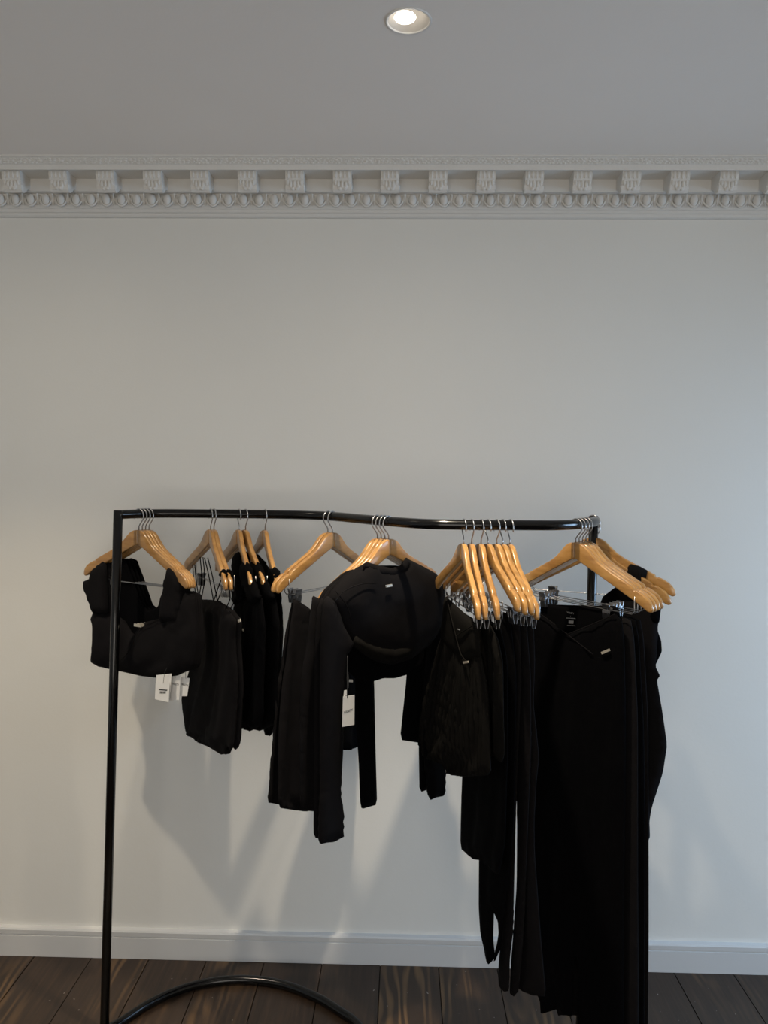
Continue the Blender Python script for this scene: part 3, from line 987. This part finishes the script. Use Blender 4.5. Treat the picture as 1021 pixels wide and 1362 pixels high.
# --- skirts and leggings under the seven hangers
TW = 8
g = Garment('pleated_skirt', 'G1', 'black knife-pleated mini skirt with plain wrapped waistband and logo bar', 'skirt', None, twist=TW)
g.panel('pleated_panel', [(596, 830), (618, 872), (638, 868), (640, 880), (648, 920), (653, 975), (654, 1031), (617, 1033), (597, 1030), (590, 1018), (566, 1006), (559, 986), (568, 922), (584, 858)],
        P, puff=.010, rim=.05, pleat=17, waves=.006, kw=2, off=.008, step=.012)
g.panel('waistband', [(592, 793), (600, 800), (620, 818), (637, 832), (639, 873), (619, 883), (606, 872), (592, 860), (586, 850), (590, 815)], P, puff=.011, rim=.03, off=.010)
g.cord('wrap_edge', [(595, 800, .021), (604, 838, .024), (612, 868, .024), (619, 879, .022)], .0016, P)
g.cord('wrap_edge', [(604, 848, .023), (615, 840, .024), (632, 830, .02)], .0013, P)
g.quad('logo_bar', [(615, 880), (621.6, 878.8), (622, 881.6), (615.5, 882.8)], M['plate'], .024, .002)
g.text('VANITY', 610, 837.5, 1.7, M['heatprint'], .0245, g.o)
g = Garment('pleated_skirt', 'G2', 'second black skirt, narrow lighter panel right of the pleated one', 'skirt', None, twist=TW)
g.panel('skirt_panel', [(640, 830), (652, 830), (662, 850), (668, 880), (671, 1000), (666, 1015), (657, 1004), (630, 1010), (600, 1010), (602, 850), (612, 812)], P, puff=.006, rim=.04, waves=.003, kw=2.4, pleat=9)
g = Garment('long_skirt', 'G3', 'black knee-length skirt hanging below the pleated skirt', 'skirt', None, twist=TW)
g.panel('skirt_panel', [(634, 822), (664, 830), (674, 880), (676, 1000), (672, 1120), (664, 1165), (640, 1144), (627, 1142), (614, 1128), (616, 1030), (618, 900), (622, 822)], K, puff=.006, rim=.04, waves=.003, kw=2)
GL = 'black leggings clipped under the seven hangers'
g = Garment('leggings', 'G4', 'leftmost black leggings, two tapered legs ending above the floor', 'leggings', GL, twist=TW)
g.panel('legs', [(648, 812), (678, 822), (686, 900), (684, 1090), (676, 1180), (669, 1230), (666, 1261), (658, 1279), (656, 1272), (663, 1242), (661, 1226), (657, 1212), (656, 1245), (656, 1277), (649, 1283),
                 (640, 1240), (638, 1208), (638, 1144), (638, 1000), (640, 900)], K, puff=.007, rim=.03, waves=.002, kw=2)
g = Garment('leggings', 'G5', 'second black leggings from the left, left of the bright vertical gap', 'leggings', GL, twist=TW)
g.panel('legs', [(660, 810), (690, 824), (693, 900), (689, 1000), (686, 1089), (684, 1160), (682, 1239), (678, 1275), (677, 1318), (671, 1319), (664, 1311), (664, 1290), (668, 1240), (672, 1180), (668, 1100), (658, 950), (656, 880)],
        J, puff=.007, rim=.03, waves=.002, kw=2)
g = Garment('leggings', 'G6', 'third black leggings from the left, right of the bright vertical gap', 'leggings', GL, twist=TW)
g.panel('legs', [(672, 810), (699, 824), (705, 900), (706, 1000), (702, 1100), (696, 1250), (690, 1318), (683, 1326), (679, 1321), (681, 1280), (684, 1240), (688, 1180), (688, 1089), (686, 1000), (676, 900)],
        J, puff=.007, rim=.03, waves=.002, kw=2)
g = Garment('straight_trousers', 'G7', 'black straight trousers on the rightmost orange hanger, ragged hem line', 'trousers', None, twist=TW)
g.panel('legs', [(682, 812), (708, 828), (710, 881), (708, 935), (716, 1006), (712, 1043), (709, 1093), (709, 1138), (716, 1240), (724, 1326), (705, 1324), (693, 1318), (688, 1310), (690, 1200), (690, 1100), (694, 1000), (688, 900)],
        J, puff=.008, rim=.03, waves=.003, kw=1.6)

# --- wide trousers at the right end
GT = 'black wide-leg trousers at the right end'
g = Garment('wide_leg_trousers', 'H1', 'front black wide-leg trousers with crossed waist and pale logo bar', 'trousers', GT)
g.panel('legs', [(709, 812), (730, 826), (754, 843), (786, 830), (818, 816), (828, 826), (831, 860), (832, 960), (831, 1100), (830, 1250), (829, 1395), (769, 1395), (769, 1300), (766, 1268), (763, 1290), (762, 1352),
                 (749, 1348), (740, 1343), (721, 1348), (720, 1330), (707, 1300), (694, 1250), (693, 1150), (698, 1000), (704, 850)], K, puff=.010, rim=.05, waves=.005, kw=2.3, off=.006)
bp_ = g.panel('back_waist', [(708, 803), (760, 805), (822, 806), (825, 832), (790, 850), (754, 862), (712, 836)], K, puff=.002, off=-.006)
g.cord('wrap_edge', [(709, 811, .016), (730, 825, .017), (756, 845, .018), (788, 870, .018)], .0014, J)
g.cord('wrap_edge', [(754, 844, .018), (786, 831, .018), (817, 817, .015)], .0013, J)
g.quad('logo_bar', [(798.6, 867.2), (809.2, 862.8), (810.4, 865.8), (800, 870.4)], M['plate'], .022, .003, label='pale metal logo bar at the waist')
for body, y_, sz in (('VANITY', 815.5, 2.6), ('S', 819.6, 1.6), ('— ——', 822.5, 1.2), ('——', 830.5, 1.2), ('————', 832.4, 1.0)):
    if body in ('VANITY', 'S'):
        g.text(body, 758.5, y_, sz, M['heatprint'], -.0035, bp_)
g.quad('print_block', [(756, 825.2), (762.5, 825.6), (762, 829.6), (756, 829.2)], M['heatprint'], -.0034, .0003, bp_)
g.quad('print_block', [(753, 821.6), (765, 822.2), (765, 823), (753, 822.4)], M['heatprint'], -.0034, .0003, bp_)
g.quad('print_block', [(754, 831.5), (765, 832), (765, 832.7), (754, 832.2)], M['heatprint'], -.0034, .0003, bp_)
for i, (key, dx, lab) in enumerate((('H2', 0, 'second black wide-leg trousers at the right end, behind the front pair'),
                                    ('H3', 7, 'third black wide-leg trousers at the right end, behind two pairs'),
                                    ('H4', 13, 'rearmost black wide-leg trousers, forming the straight right edge'))):
    g = Garment('wide_leg_trousers', key, lab, 'trousers', GT)
    g.panel('legs', [(722 + dx, 808), (838 + dx * .9, 822), (843 + dx * .9, 850), (848 + dx, 960), (849 + dx, 1100), (848 + dx, 1395), (788, 1395), (785, 1300), (782, 1350), (740, 1350), (735, 1200), (728, 1000), (720 + dx, 850)],
            J if i != 1 else K, puff=.006, rim=.04, waves=.004, kw=3.3, phase=i * 1.7)

g = Garment('sleeveless_shirt', 'H5', 'black tank top with a wide strap on the outward-turned hanger', 'top')
g.panel('body', [(800, 795), (818, 781), (836, 775), (858, 775), (882, 788), (878, 810), (874, 838), (879, 852), (880, 867), (871, 886), (860, 905), (800, 905), (790, 850)], K, puff=.008, rim=.03, waves=.003, off=.002)
g.panel('strap', [(833, 757), (838, 750), (850, 753), (861, 759), (858, 772), (852, 790), (828, 790)], J, puff=.015, rim=.007, off=.010)
g = Garment('flared_blouse', 'H6', 'long black top with pointed side bulging past the right end trousers', 'top')
g.panel('body', [(850, 800), (872, 810), (874, 840), (871, 887), (877, 899), (873, 905), (880, 946), (886, 991), (880, 1028), (865, 1075), (862, 1093), (863, 1114), (861, 1119), (840, 1120), (825, 1000), (815, 850), (825, 800)],
        J, puff=.008, rim=.04, waves=.005, kw=1.6)
g.panel('strap', [(866, 796), (874, 790), (880, 800), (876, 830), (862, 826)], K, puff=.0095, rim=.01)
